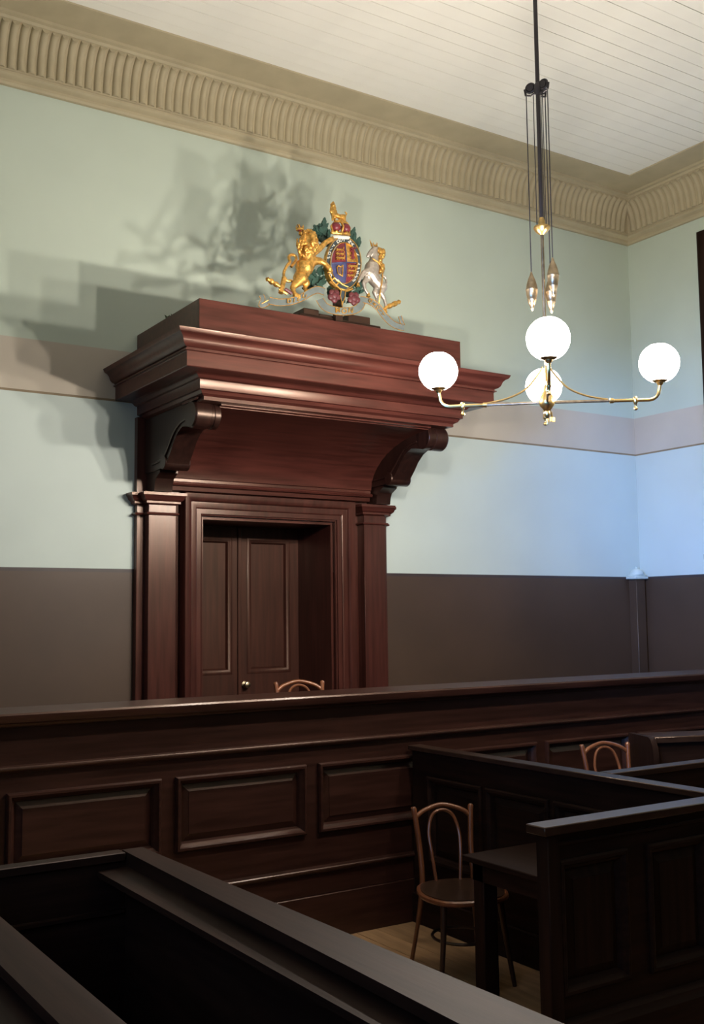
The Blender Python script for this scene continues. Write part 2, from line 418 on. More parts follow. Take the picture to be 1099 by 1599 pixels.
# A: runs from the bench towards the viewer
pa = empty('side_partition', (4.1, 4.4, ZF), label='dark waist-high partition running from the bench towards the right foreground', cat='partition')
obj('cap', cap_bar(B(), 4.030, 4.130, 3.22, 5.572), 'cap', pa)
ppan = [(5.40 - (i + 1) * .56 + .06, 5.40 - i * .56, -1.50, -1.00) for i in range(4)]
panelled(pa, lambda u, z, h: (4.065 - h, u, z), 3.24, 5.57, ZF, -.842, ppan, ('pew_y', 'pew_z'), th=.05)
obj('plinth', box(B(), 4.045, 4.12, 3.24, 5.57, ZF, -1.72, .004), 'pew_y', pa)
# B: nearer return, with open panels facing the viewer
pb = empty('front_partition', (3.5, 3.17, ZF), label='dark panelled partition end at lower right with a pale flat top, closing the clerk box', cat='partition')
obj('cap', box(B(), 2.888, 4.14, 3.105, 3.215, -.812 - .035, -.812, .004), 'cap', pb)
obj('post', box(B(), 2.925, 2.99, 3.13, 3.20, ZF, -.847, .004), 'pew_z', pb)
panelled(pb, lambda u, z, h: (u, 3.15 - h, z), 2.99, 4.13, ZF, -.847, [(3.00, 3.36, -1.46, -.965), (3.50, 3.86, -1.46, -.965)], ('pew_x', 'pew_z'), th=.045)
obj('moulding', box(B(), 2.985, 4.13, 3.138, 3.15, -.90, -.885, .003), 'pew_x', pb)
obj('plinth', moulding_x([(3.15, ZF), (3.10, ZF), (3.10, -1.60), (3.115, -1.585), (3.12, -1.57), (3.135, -1.56), (3.15, -1.555)], 2.915, 4.13), 'pew_x', pb, smooth=30)
# C: next cross partition beyond the side partition
pc = empty('cross_partition', (6.0, 4.0, ZF), label='second cross partition in front of the far bentwood chair, blue light on its top', cat='partition')
obj('cap', box(B(), 4.138, XR - .02, 3.94, 4.03, -.842, -.812, .004), 'cap', pc)
panelled(pc, lambda u, z, h: (u, 3.965 - h, z), 4.14, XR - .02, ZF, -.842, [(4.25 + i * .66, 4.25 + i * .66 + .54, -1.50, -1.0) for i in range(6)], ('pew_x', 'pew_z'), th=.04)
# platform inside that box
pf = obj('witness_platform', box(B(), 4.14, XR - .02, 4.04, 5.565, ZF, -1.68, .005), 'pew_x'); tag(pf, 'low raised platform carrying the far bentwood chair, behind the partitions', 'platform')
# D: small angled stand with a rounded end
a_ = math.radians(-21)
ds = empty('witness_stand', (5.56, 4.90, -1.655), rz=a_, label='small dark angled stand with a rounded end, right of the far bentwood chair', cat='stand')
def L(bm, **k): return dict()
b = B(); box(b, .0, 1.1, 0, .28, .80, .845, .006); obj('top', b, 'cap', ds, local=True)
b = B(); box(b, .03, 1.08, .02, .05, -.024, .80); obj('front_board', b, 'pew_x', ds, local=True, smooth=None)
b = B()
prism(b, [(-.02, -.024), (.30, -.024), (.30, .845), (.02, .845)] + [(x, z) for x, z in arc((.02, .70), .07, 90, 250, 6, .145)], lambda u, v, h: (h, u, v), -.04, .0)
obj('shaped_end', b, 'pew_z', ds, local=True)

# jury box, left foreground
jy = empty('jury_box', (1.1, 2.2, ZF), label='dark empty pew box in the left foreground with sloping book ledges', cat='pew box')
b = B(); prism(b, [(1.42, 3.70), (1.494, 3.70), (1.588, .4), (1.355, .4)], lambda u, v, h: (u, v, h), -.842, -.812); obj('front_rail', b, 'pew_y', jy, smooth=None)
obj('front_panel', box(B(), 1.42, 1.465, .2, 3.69, ZF, -.842), 'pew_y', jy, smooth=None)
b = B(); prism(b, [(1.315, -.885), (1.315, -.865), (1.42, -.861), (1.42, -.885)], lambda u, v, h: (u, h, v), .2, 3.655); obj('book_ledge', b, 'pew_y', jy)
obj('end_rail', box(B(), XL + .02, 1.414, 3.652, 3.715, -.842, -.812, .003), 'pew_x', jy)
obj('end_panel', box(B(), XL + .02, 1.42, 3.665, 3.70, ZF, -.842), 'pew_x', jy, smooth=None)
obj('end_moulding', box(B(), XL + .02, 1.415, 3.65, 3.665, -1.02, -1.00, .004), 'pew_x', jy)
b = B(); prism(b, [(.722, -.842), (.722, -.816), (.795, -.811), (.843, -.824), (.843, -.842)], lambda u, v, h: (u, h, v), .2, 3.65); obj('middle_rail', b, 'pew_y', jy)
obj('middle_panel', box(B(), .75, .80, .2, 3.65, ZF, -.842), 'pew_y', jy, smooth=None)
b = B(); prism(b, [(.55, -.89), (.55, -.87), (.75, -.866), (.75, -.89)], lambda u, v, h: (u, h, v), .2, 3.65); obj('book_ledge', b, 'pew_y', jy)
obj('box_floor', box(B(), XL + .02, 1.42, .2, 3.665, ZF, -1.86), 'stand', jy, smooth=None)

# clerk's desk
cd = empty('clerk_desk', (3.74, 3.85, ZF), label='small dark plain desk in front of the near bentwood chair', cat='desk')
obj('desk_top', box(B(), 3.46, 4.035, 3.26, 4.335, -1.228, -1.20, .004), 'pew_y', cd)
obj('apron', box(B(), 3.50, 4.00, 3.32, 4.30, -1.32, -1.228), 'pew_y', cd, smooth=None)
for lx in (3.50, 3.93):
    for ly in (3.31, 4.215):
        obj('leg', box(B(), lx, lx + .09, ly, ly + .08, ZF, -1.228, .004), 'pew_z', cd)

# ------------------------------------------------------------------ bentwood chairs
def make_chair():
    root = empty('bentwood_chair', (0, 0, 0))
    def ad(n, bm, m): return obj(n, bm, m, root, local=True)
    # local: seat centre over origin, faces -y; back at +y
    b = B(); pts = spline([(0, -.205, 0), (.13, -.175, 0), (.19, -.04, 0), (.165, .12, 0), (.10, .19, 0), (0, .205, 0), (-.10, .19, 0), (-.165, .12, 0), (-.19, -.04, 0), (-.13, -.175, 0), (0, -.205, 0)], 4)[:-1]
    pts = [Vector((p.x * 1.14, p.y * 1.12 - .03, 0)) for p in pts]
    A = [b.verts.new((p.x, p.y, .425)) for p in pts]; C = [b.verts.new((p.x, p.y, .450)) for p in pts]; D = [b.verts.new((p.x * .86, p.y * .86, .446)) for p in pts]
    b.faces.new(A[::-1]); b.faces.new(D)
    for X, Y in ((A, C), (C, D)):
        for k in range(len(X)): b.faces.new((X[k], X[(k + 1) % len(X)], Y[(k + 1) % len(X)], Y[k]))
    ad('seat', b, 'bent_dark')
    b = B(); tube(b, [(p.x * 1.03, (p.y + .03) * 1.03 - .03, .432) for p in pts], .015, 8, closed=True); ad('seat_rim', b, 'bent')
    for s in (-1, 1):
        # rear leg runs up into the back post
        b = B(); tube(b, spline([(s * .195, .27, 0), (s * .165, .215, .25), (s * .150, .190, .44), (s * .150, .225, .62), (s * .166, .262, .805), (s * .170, .27, .825)], 6), [.012] * 6 + [.015] * 19 + [.0165] * 5 + [.0165], 10)
        ad('back_post', b, 'bent')
        b = B(); tube(b, spline([(s * .20, -.25, 0), (s * .17, -.215, .25), (s * .155, -.185, .43)], 6), [.0115 + .0006 * i for i in range(13)], 10)
        ad('leg', b, 'bent_dark')
    b = B(); tube(b, spline([(-.163, .258, .775), (-.11, .272, .812), (0, .288, .838), (.11, .272, .812), (.163, .258, .775)], 6), .0135, 10)
    ad('top_bow', b, 'bent')
    b = B(); tube(b, spline([(-.07, .185, .445), (-.085, .215, .60), (-.088, .25, .70), (-.06, .272, .785), (0, .28, .812), (.06, .272, .785), (.088, .25, .70), (.085, .215, .60), (.07, .185, .445)], 6), .0095, 8)
    ad('inner_bow', b, 'bent')
    b = B(); tube(b, [(math.cos(a) * .15, math.sin(a) * .165, .20) for a in [2 * PI * i / 28 for i in range(28)]], .0085, 7, closed=True)
    ad('leg_ring', b, 'bent_dark')
    return root
def dup(root):
    r = root.copy(); COL.objects.link(r)
    for ch in list(root.children):
        c = ch.copy(); COL.objects.link(c); c.parent = r
    return r
ch1 = make_chair()
def place(c, x, y, z, rz, label):
    c.location = (x, y, z + ZO); c.rotation_euler = (0, 0, rz); tag(c, label, 'chair', 'bentwood chairs')
ch2 = dup(ch1); ch3 = dup(ch1)
place(ch1, 3.675, 4.625, ZF, math.radians(-19), 'nearest bentwood chair, standing on the tan floor behind the clerk desk')
place(ch2, 5.16, 4.78, -1.677, math.radians(-16), 'bentwood chair whose curved top shows beyond the side partition, beside the angled stand')
place(ch3, 3.70, 6.22, -1.277, math.radians(-14), 'bentwood chair behind the long bench, in front of the double doors')

# ------------------------------------------------------------------ doorway surround and canopy
dc = empty('door_canopy', (PC, 7.3, -1.28), label='massive red mahogany door surround with projecting bracketed canopy on the back wall', cat='door surround')
ext = lambda u, v, h: (u, v, h)
# crown: three-sided cornice, profile offsets inward from outer lip (x 2.657..5.377, front y 6.035)
CX0, CX1, CY = 2.657, PC * 2 - 2.657 + .02, 6.035
def offs(pts): return [(-o, z) for o, z in pts]
cyma = [(0, 1.832), (.006, 1.815), (.012, 1.806), (.03, 1.797), (.044, 1.782), (.05, 1.765), (.056, 1.750), (.068, 1.738), (.085, 1.730), (.090, 1.728), (.090, 1.718), (.078, 1.716), (.078, 1.709), (.092, 1.706), (.095, 1.700), (.095, 1.612), (.100, 1.607)]
path3 = [(CX0, YB), (CX0, CY), (CX1, CY), (CX1, YB)]
b = B(); sweep(b, offs(cyma + [(.60, 1.607), (.60, 1.832)]), path3, ext); obj('crown_moulding', b, 'wood_x', dc, smooth=24)
bed = [(.20, 1.608), (.205, 1.606), (.218, 1.602), (.232, 1.594), (.242, 1.583), (.250, 1.578), (.262, 1.576), (.265, 1.57), (.265, 1.512), (.280, 1.508), (.286, 1.500), (.292, 1.488), (.306, 1.480), (.318, 1.474), (.318, 1.450), (.36, 1.448)]
b = B(); sweep(b, offs(bed + [(.62, 1.448), (.62, 1.608)]), path3, ext); obj('bed_moulding', b, 'wood_x', dc, smooth=30)
b = B(); box(b, 2.917, PC * 2 - 2.917 + .01, 6.305, YB, 1.82, 2.12, .003); obj('blocking_course', b, 'wood_x', dc)
# soffit board closing the top between the outer mouldings
obj('soffit', box(B(), 2.98, PC * 2 - 2.98, 6.40, YB, 1.47, 1.60), 'wood_x', dc, smooth=None)
# coved underside between the brackets
X0, X1 = 3.135, PC * 2 - 3.135 + .015
cv = [(6.42, 1.475), (6.42, 1.44), (6.45, 1.435)] + [(6.45 + .80 * math.sin(math.radians(a)), 1.045 + .385 * math.cos(math.radians(a))) for a in range(0, 91, 9)] + [(7.262, 1.04), (7.262, 1.02), (7.235, 1.012), (7.228, 1.0), (7.235, .988), (7.27, .985), (7.275, .955), (7.34, .95), (7.39, .95), (7.39, 1.475)]
obj('coved_soffit', moulding_x(cv, X0, X1), 'wood_x', dc, smooth=30)
# back boards
b = B(); box(b, 2.905, PC * 2 - 2.905, 7.345, YB, .92, 1.49); obj('back_board', b, 'wood_z', dc, smooth=None)
# brackets (consoles)
def console(x0, x1, inner):
    prof = [(7.34, 1.47), (6.52, 1.47)] + [(6.52 + .088 * math.cos(math.radians(a)), 1.378 + .088 * math.sin(math.radians(a))) for a in range(95, 300, 18)]
    prof += [(6.62, 1.31), (6.68, 1.318), (6.75, 1.29), (6.82, 1.235), (6.875, 1.17), (6.93, 1.115)]
    prof += [(6.985 + .045 * math.cos(math.radians(a)), 1.105 + .045 * math.sin(math.radians(a))) for a in range(200, 330, 25)]
    prof += [(7.06, 1.075), (7.14, 1.07), (7.34, 1.07)]
    b = B(); prism(b, prof, lambda u, v, h: (h, u, v), x0, x1)
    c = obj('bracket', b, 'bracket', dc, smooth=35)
    # rolls at the head
    m = x0 + (x1 - x0) * (.62 if inner > 0 else .38)
    b = B(); e = .012
    if inner > 0: lathe(b, [(.02, x0 - e), (.085, x0 - e), (.094, x0), (.094, m), (.086, m + .006), (.07, m + .010), (.07, m + .018), (.086, m + .022), (.092, m + .03), (.092, x1 + .004), (.02, x1 + .004)], (0, 6.52, 1.378), 'X', 24)
    else: lathe(b, [(.02, x0 - .004), (.08, x0 - .004), (.084, x0), (.084, m - .022), (.07, m - .018), (.07, m - .010), (.086, m - .006), (.094, m), (.094, x1), (.085, x1 + e), (.02, x1 + e)], (0, 6.52, 1.378), 'X', 24)
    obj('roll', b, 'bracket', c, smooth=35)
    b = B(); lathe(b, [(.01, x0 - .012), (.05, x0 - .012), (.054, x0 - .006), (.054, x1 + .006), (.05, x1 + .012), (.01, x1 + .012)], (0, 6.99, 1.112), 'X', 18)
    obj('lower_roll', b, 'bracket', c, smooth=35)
    # raised edge bead on both cheeks following the curve
    for sx in (x0 - .004, x1 + .004):
        b = B(); tube(b, [(sx, y, z) for y, z in spline([(6.60, 1.36), (6.70, 1.345), (6.80, 1.30), (6.90, 1.21), (7.0, 1.14), (7.2, 1.12)], 5)], .009, 6)
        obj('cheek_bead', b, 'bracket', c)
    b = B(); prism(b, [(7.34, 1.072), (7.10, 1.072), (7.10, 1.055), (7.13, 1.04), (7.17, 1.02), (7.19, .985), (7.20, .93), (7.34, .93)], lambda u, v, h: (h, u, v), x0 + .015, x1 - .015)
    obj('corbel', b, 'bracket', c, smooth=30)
console(2.965, 3.135, 1)
console(PC * 2 - 3.135 + .015, PC * 2 - 2.965 + .015, -1)
# cap block above rolls
for (a, c_) in ((2.95, 3.15), (PC * 2 - 3.135, PC * 2 - 2.935)):
    obj('bracket_cap', box(B(), a, c_, 6.41, 6.66, 1.462, 1.482, .004), 'wood_x', dc)
# pilasters: shallow outer strip plus prouder inner pilaster, with caps
def pilaster(s):
    def X(a, b_): return (PC + s * a, PC + s * b_) if s > 0 else (PC - b_, PC - a)
    xa, xb = X(.835, 1.112)
    p = obj('pilaster', box(B(), xa, xb, 7.345, YB, -1.28, .92, .003), 'wood_z', dc, smooth=None)
    xa, xb = X(.835, 1.05)
    obj('pilaster_face', box(B(), xa, xb, 7.27, 7.35, -1.28, .92, .003), 'wood_z', p)
    cap = [(0, .925), (.062, .925), (.062, .905), (.052, .896), (.045, .878), (.034, .868), (.026, .862), (.026, .848), (.012, .842), (0, .836)]
    ring = [(0, .783), (.016, .78), (.020, .772), (.016, .764), (0, .76)]
    for pr, nm in ((cap, 'capital'), (ring, 'necking')):
        b = B()
        xa, xb = X(.835, 1.05)
        sweep(b, [(o, z) for o, z in pr], [(xb, YB), (xb, 7.27), (xa, 7.27), (xa, YB)][::-1] if True else [], ext)
        xo0, xo1 = X(.90, 1.112)
        sweep(b, [(o, z) for o, z in pr], [(xo0, YB), (xo0, 7.345), (xo1, 7.345), (xo1, YB)], ext)
        obj(nm, b, 'wood_x', p, smooth=30)
pilaster(-1); pilaster(1)
# architrave around the opening (three sided, stepped)
av = [(0, 0), (0, .03), (.012, .034), (.014, .045), (.05, .045), (.052, .055), (.062, .060), (.10, .060), (.102, .07), (.115, .085), (.135, .092), (.16, .095), (.165, .088), (.172, .06), (.172, 0)]
b = B(); sweep(b, [(-o, h) for o, h in av], [(DO0 - .005, -1.28), (DO0 - .005, DOT + .005), (DO1 + .005, DOT + .005), (DO1 + .005, -1.28)], lambda u, v, h: (u, YB - .03 - h, v))
obj('architrave', b, 'wood_z', dc, smooth=30)
obj('wall_board', sweep(B(), [(-.17, 0), (-.17, .03), (-.29, .03), (-.29, 0)], [(DO0, -1.28), (DO0, DOT + .0), (DO1, DOT + .0), (DO1, -1.28)], lambda u, v, h: (u, YB - h, v)), 'wood_z', dc, smooth=None)
# timber lined reveal
b = B(); box(b, DO0 - .001, DO0 + .02, YB - .03, 7.90, -1.28, DOT); obj('reveal', b, 'wood_z', dc, smooth=None)
b = B(); box(b, DO1 - .02, DO1 + .001, YB - .03, 7.90, -1.28, DOT); obj('reveal', b, 'wood_z', dc, smooth=None)
b = B(); box(b, DO0 + .02, DO1 - .02, YB - .03, 7.90, DOT - .02, DOT + .001); obj('reveal', b, 'wood_x', dc, smooth=None)

# double door
d1 = obj('door_1', box(B(), DO0 - .05, DO1 + .05, 7.96, 8.0, ZF, DOT + .1), 'black', smooth=None, kind='structure')
obj('door_sill', box(B(), DO0, DO1, YB + .001, 7.96, ZF, -1.28), 'pew_x', d1, smooth=None)
def leaf(xa, xb, pa_):
    lf = bpy.data.objects.new('door_leaf', None); COL.objects.link(lf); lf.parent = d1
    panelled(lf, lambda u, z, h: (u, 7.90 - h, z), xa, xb, -1.28, DOT - .02, pa_, ('dark_door', 'dark_door'), th=.05, frame_name='stiles', field=False, rise=.008)
    return lf
leaf(DO0 + .02, PC + .006, [(DO0 + .13, PC - .072, -.44, .66)])
rl = leaf(PC + .012, DO1 - .02, [(PC + .09, DO1 - .115, -.44, .66)])
b = B(); box(b, PC - .012, PC + .022, 7.885, 7.90, -1.28, DOT - .02, .004); obj('meeting_bead', b, 'dark_door', rl)
b = B(); lathe(b, [(.028, 0), (.028, -.006), (.012, -.01), (.010, -.03), (.022, -.038), (.028, -.05), (.024, -.062), (.008, -.068)], (PC + .055, 7.90, -.54), 'Y', 16)
obj('door_knob', b, 'weight', rl)

# ------------------------------------------------------------------ gas pendant
GX, GY = 4.05, 4.24; HZ = 1.165
gl = empty('gas_pendant', (GX, GY, HZ), label='tall brass gas pendant with four lit opal globes, hanging from the cream ceiling', cat='chandelier')
def gadd(n, bm, m, p=gl, **k): return obj(n, bm, m, p, **k)
def gp(x, y, z): return (GX + x, GY + y, z)
b = B(); tube(b, [gp(0, 0, 2.15), gp(0, 0, ZC)], .0125, 10); gadd('outer_rod', b, 'rod')
b = B(); lathe(b, [(.012, 0), (.10, 0), (.095, -.02), (.05, -.045), (.02, -.06), (.012, -.08)], gp(0, 0, ZC), n=20); gadd('ceiling_rose', b, 'rod')
b = B(); tube(b, [gp(0, 0, HZ), gp(0, 0, 2.18)], .0095, 10); gadd('lower_rod', b, 'weight')
b = B(); lathe(b, [(.012, .07), (.018, .05), (.02, .025), (.045, .018), (.047, .008), (.040, -.004), (.030, -.016), (.018, -.024), (.011, -.03)], gp(0, 0, 2.145), n=18); gadd('collar', b, 'brass')
pb_ = B(); lathe(pb_, [(.013, .035), (.022, .02), (.022, -.02), (.013, -.035)], gp(0, 0, 2.97), n=14); pbk = gadd('pulley_bracket', pb_, 'rod')
cr, cf = Vector((.838, -.545, 0)), Vector((.545, .838, 0))
wts = [(cr * -.060 + cf * .035, 1.81), (cr * .050 + cf * .05, 1.80), (cr * .047 + cf * -.04, 1.865)]
for off, wz in wts:
    n_ = off.normalized(); t_ = Vector((-n_.y, n_.x, 0)); c = Vector(gp(0, 0, 2.985)) + n_ * (off.length - .026)
    b = B(); tube(b, [c + n_ * math.cos(a) * .026 + Vector((0, 0, math.sin(a) * .026)) for a in [2 * PI * k / 14 for k in range(14)]], .007, 6, closed=True)
    tube(b, [c - t_ * .008, c + t_ * .008], .020, 12); gadd('pulley', b, 'rod', pbk)
    b = B(); tube(b, [Vector(gp(0, 0, 2.95)), Vector(gp(0, 0, 2.945)) + n_ * .03, c + Vector((0, 0, -.045)), c + n_ * .03 + Vector((0, 0, -.035)), c + n_ * .035 + Vector((0, 0, .0))], .006, 6); gadd('bracket_arm', b, 'rod', pbk)
    top = wz + .115
    b = B(); tube(b, [Vector(gp(off.x, off.y, top - .02)), Vector(gp(off.x, off.y, 2.985))], .0032, 5); gadd('chain', b, 'rod')
    q = Vector(gp(0, 0, 0)) + n_ * .028
    b = B(); tube(b, [Vector((q.x, q.y, 2.17)), Vector((q.x, q.y, 2.985))], .0026, 5); gadd('chain', b, 'rod')
    b = B(); lathe(b, [(.002, .108), (.006, .10), (.010, .085), (.020, .062), (.029, .03), (.033, .008), (.0345, .006), (.0345, .000), (.033, -.002), (.030, -.03), (.0255, -.05), (.0265, -.053), (.0255, -.057), (.018, -.082), (.011, -.095), (.012, -.100), (.006, -.112), (.002, -.118)], Vector((GX + off.x, GY + off.y, wz)), n=16)
    gadd('counterweight', b, 'weight')
# hub and finial
b = B(); lathe(b, [(.010, .10), (.016, .09), (.02, .06), (.030, .04), (.042, .015), (.045, 0), (.040, -.018), (.026, -.035), (.014, -.05), (.018, -.062), (.012, -.078), (.005, -.09), (.009, -.10), (.003, -.125)], gp(0, 0, HZ), n=18); gadd('hub', b, 'brass')
b = B(); tube(b, [gp(.012, 0, HZ - .04), gp(.03, 0, HZ - .055), gp(.035, .0, HZ - .08)], .006, 6); box(b, GX + .022, GX + .052, GY - .004, GY + .004, HZ - .105, HZ - .08); gadd('main_tap', b, 'brass')
globes = [(-.40, -.44), (.49, -.37), (.35, .39), (-.44, .40)]
for gx, gy in globes:
    d = Vector((gx, gy, 0)); R = d.length; n_ = d.normalized(); t_ = Vector((-n_.y, n_.x, 0)); C0 = Vector(gp(0, 0, HZ))
    b = B(); tube(b, [C0 + n_ * .03, C0 + n_ * (R * .58)], .0085, 8)
    arm = gadd('gas_arm', b, 'weight')
    b = B(); tube(b, [C0 + n_ * (R * .56), C0 + n_ * (R - .06)] + [C0 + n_ * (R - .06 + .055 * math.sin(a)) + Vector((0, 0, .055 * (1 - math.cos(a)))) for a in (.4, .8, 1.2, PI / 2)] + [C0 + n_ * R * 1.0 + Vector((0, 0, .085))], .0095, 9)
    lathe(b, [(.0085, -.012), (.014, -.01), (.014, .01), (.0085, .012)], (0, 0, 0))  # collar ring, moved below
    bm_v = list(b.verts)[-64:]
    for v in bm_v: v.co = C0 + n_ * (R * .57 + v.co.z) + t_ * v.co.x + Vector((0, 0, v.co.y))
    gadd('arm_tip', b, 'brass', arm)
    b = B(); q = C0 + n_ * (R * .78)
    lathe(b, [(.010, .018), (.013, .014), (.013, -.014), (.008, -.02), (.006, -.035), (.010, -.04), (.012, -.05), (.005, -.056)], q, n=10)
    gadd('tap', b, 'brass', arm)
    b = B(); e = C0 + n_ * R
    lathe(b, [(.009, .078), (.016, .085), (.020, .095), (.034, .100), (.046, .108), (.048, .116), (.044, .116), (.01, .104)], e, n=18)
    gadd('globe_gallery', b, 'brass', arm)
    # scrolled brace from the stem out to the arm
    b = B(); tube(b, spline([C0 + n_ * .018 + Vector((0, 0, .20)), C0 + n_ * .05 + Vector((0, 0, .15)), C0 + n_ * .12 + Vector((0, 0, .075)), C0 + n_ * .22 + Vector((0, 0, .03)), C0 + n_ * .33 + Vector((0, 0, .008))], 5), .0055, 7)
    gadd('brace', b, 'brass', arm)
    b = B(); c = e + Vector((0, 0, .203))
    prof = [(.110 * math.sin(a), -.110 * math.cos(a)) for a in [PI * k / 14 for k in range(1, 14)]]
    prof[0] = (.038, -.092)
    prof[-1] = (.040, .096)
    lathe(b, prof, c, n=20)
    g_ = gadd('globe', b, 'globe', smooth=80)
    b = B(); lathe(b, [(.006, -.034), (.020, -.030), (.026, -.010), (.028, .008), (.022, .024), (.010, .032), (.003, .034)], c, n=14); gadd('mantle', b, 'mantle', g_, smooth=80)
    b = B(); tube(b, [e + Vector((0, 0, .10)), e + Vector((0, 0, .165))], .006, 7); gadd('burner', b, 'brass', g_)

# ------------------------------------------------------------------ coat of arms on the canopy
ca = empty('coat_of_arms', (4.07, 6.35, 2.12), label='gilded royal coat of arms with lion and unicorn, standing on the canopy', cat='coat of arms')
KX = (0.0013721906706239155, -5.1913949869373704e-05, 3.2951726474852716, -6.19193506219893e-08, 1.6984362874516106e-07)
KZ = (0.00031498207997553244, -0.0012726968769990745, 2.999932076530187, -1.6129401812293217e-07, 3.056521342211134e-08)
def K(cx, cy, d=0.0):
    """relief coordinates (millimetre-like, measured across the carving) -> point on the leaning plane of the arms, d towards the front"""
    t = (cx, cy, 1, cx * cy, cx * cx)
    x = sum(a * b_ for a, b_ in zip(KX, t)); z = sum(a * b_ for a, b_ in zip(KZ, t))
    return Vector((x, 6.33 + .08 * (z - 2.12) - d, z))
S = .00137
def kmap(u, v, h): return K(u, v, h)
def blob(name, m, parent, chains, vox=.006, smooth=3):
    """one continuous carved form: chains of (cx, cy, depth, radius in carving units) fused by voxel remeshing"""
    bm = B()
    for ch in chains:
        for i, q in enumerate(ch):
            p = K(q[0], q[1], q[2] * S); r = q[3] * S
            bmesh.ops.create_icosphere(bm, subdivisions=2, radius=r, matrix=Matrix.Translation(p))
            if i:
                p0 = K(ch[i - 1][0], ch[i - 1][1], ch[i - 1][2] * S); r0_ = ch[i - 1][3] * S
                if (p - p0).length > 1e-4: tube(bm, [p0, p], [r0_ * .985, r * .985], 12)
    off = Vector((0, 0, ZO)) - world_loc(parent)
    bmesh.ops.translate(bm, verts=bm.verts, vec=off)
    bmesh.ops.recalc_face_normals(bm, faces=bm.faces)
    me = bpy.data.meshes.new(name); bm.to_mesh(me); bm.free()
    o = bpy.data.objects.new(name, me); COL.objects.link(o)
    r = o.modifiers.new('r', 'REMESH'); r.mode = 'VOXEL'; r.voxel_size = vox
    s = o.modifiers.new('s', 'SMOOTH'); s.iterations = smooth; s.factor = .5
    dg = bpy.context.evaluated_depsgraph_get(); me2 = bpy.data.meshes.new_from_object(o.evaluated_get(dg))
    bpy.data.objects.remove(o, do_unlink=True)
    me2.polygons.foreach_set('use_smooth', [True] * len(me2.polygons)); me2.materials.clear(); me2.materials.append(M[m]); me2.name = name
    o = bpy.data.objects.new(name, me2); COL.objects.link(o); o.parent = parent
    return o
def letters(name, m, parent, items, d=.012, ext_=.003):
    """items: (text, cx, cy, angle in degrees, size in carving units)"""
    for txt, cx, cy, ang, sz in items:
        bm = B()
        cu = bpy.data.curves.new('t', 'FONT'); cu.body = txt; cu.size = 1; cu.align_x = 'CENTER'; cu.align_y = 'CENTER'; cu.extrude = ext_ / (sz * S) ; cu.offset = .012
        t = bpy.data.objects.new('t', cu); COL.objects.link(t)
        dg = bpy.context.evaluated_depsgraph_get(); me = bpy.data.meshes.new_from_object(t.evaluated_get(dg))
        bpy.data.objects.remove(t, do_unlink=True)
        k0 = len(bm.verts); bm.from_mesh(me); bm.verts.ensure_lookup_table()
        ca_, sa_ = math.cos(math.radians(ang)), math.sin(math.radians(ang))
        for v in bm.verts[k0:]:
            x, y = v.co.x * sz, v.co.y * sz
            v.co = K(cx + x * ca_ + y * sa_, cy - (y * ca_ - x * sa_), d + v.co.z * sz * S)
        obj(name, bm, m, parent, smooth=None)

# dark carved stand under the arms
b = B()
for (a, c_, z0, z1, y0, y1) in ((3.75, 4.46, 2.12, 2.175, 6.42, 6.62), (3.80, 3.93, 2.175, 2.225, 6.44, 6.60), (3.93, 4.12, 2.17, 2.20, 6.44, 6.60), (4.18, 4.38, 2.17, 2.235, 6.44, 6.60)):
    z0 = max(z0, 2.123)
    box(b, a, c_, y0, y1, z0, z1, .006)
box(b, 4.04, 4.10, 6.39, 6.43, 2.123, 2.62); obj('stand', b, 'stand', ca)
# foliage behind
def leaf_shape(bm, cx, cy, ang, L, W, d):
    ca_, sa_ = math.cos(ang), math.sin(ang); out = []
    n = 9
    for side in (1, -1):
        for i in range(n):
            t = i / (n - 1) if side == 1 else 1 - i / (n - 1)
            w_ = math.sin(PI * min(1, t * .92 + .06)) * W * (1.0 + .22 * math.cos(t * 7 * PI)) * .5
            out.append((cx + ca_ * L * t - sa_ * w_ * side, cy + sa_ * L * t + ca_ * w_ * side))
    prism(bm, out, kmap, d - .004, d + .006)
b = B()
for (cx, cy, sx, sy, n) in ((460, 290, 40, 70, 26), (628, 330, 28, 70, 22), (425, 545, 45, 60, 26), (640, 590, 45, 45, 18), (560, 640, 90, 40, 16)):
    for i in range(n):
        leaf_shape(b, cx + random.uniform(-sx, sx) * .7, cy + random.uniform(-sy, sy) * .8, random.uniform(-2.6, -.5), random.uniform(35, 60), random.uniform(16, 26), random.uniform(-.03, 0))
for cx, cy, a in ((478, 330, -2.2), (470, 300, -1.9), (455, 300, -2.5), (640, 400, -1.35), (652, 360, -1.3), (632, 330, -1.5), (430, 560, -2.7), (420, 600, -2.9), (400, 540, -2.2)):
    leaf_shape(b, cx, cy, a, random.uniform(75, 95), random.uniform(30, 38), -.02)
obj('foliage', b, 'leaf', ca, smooth=None, kind='stuff')
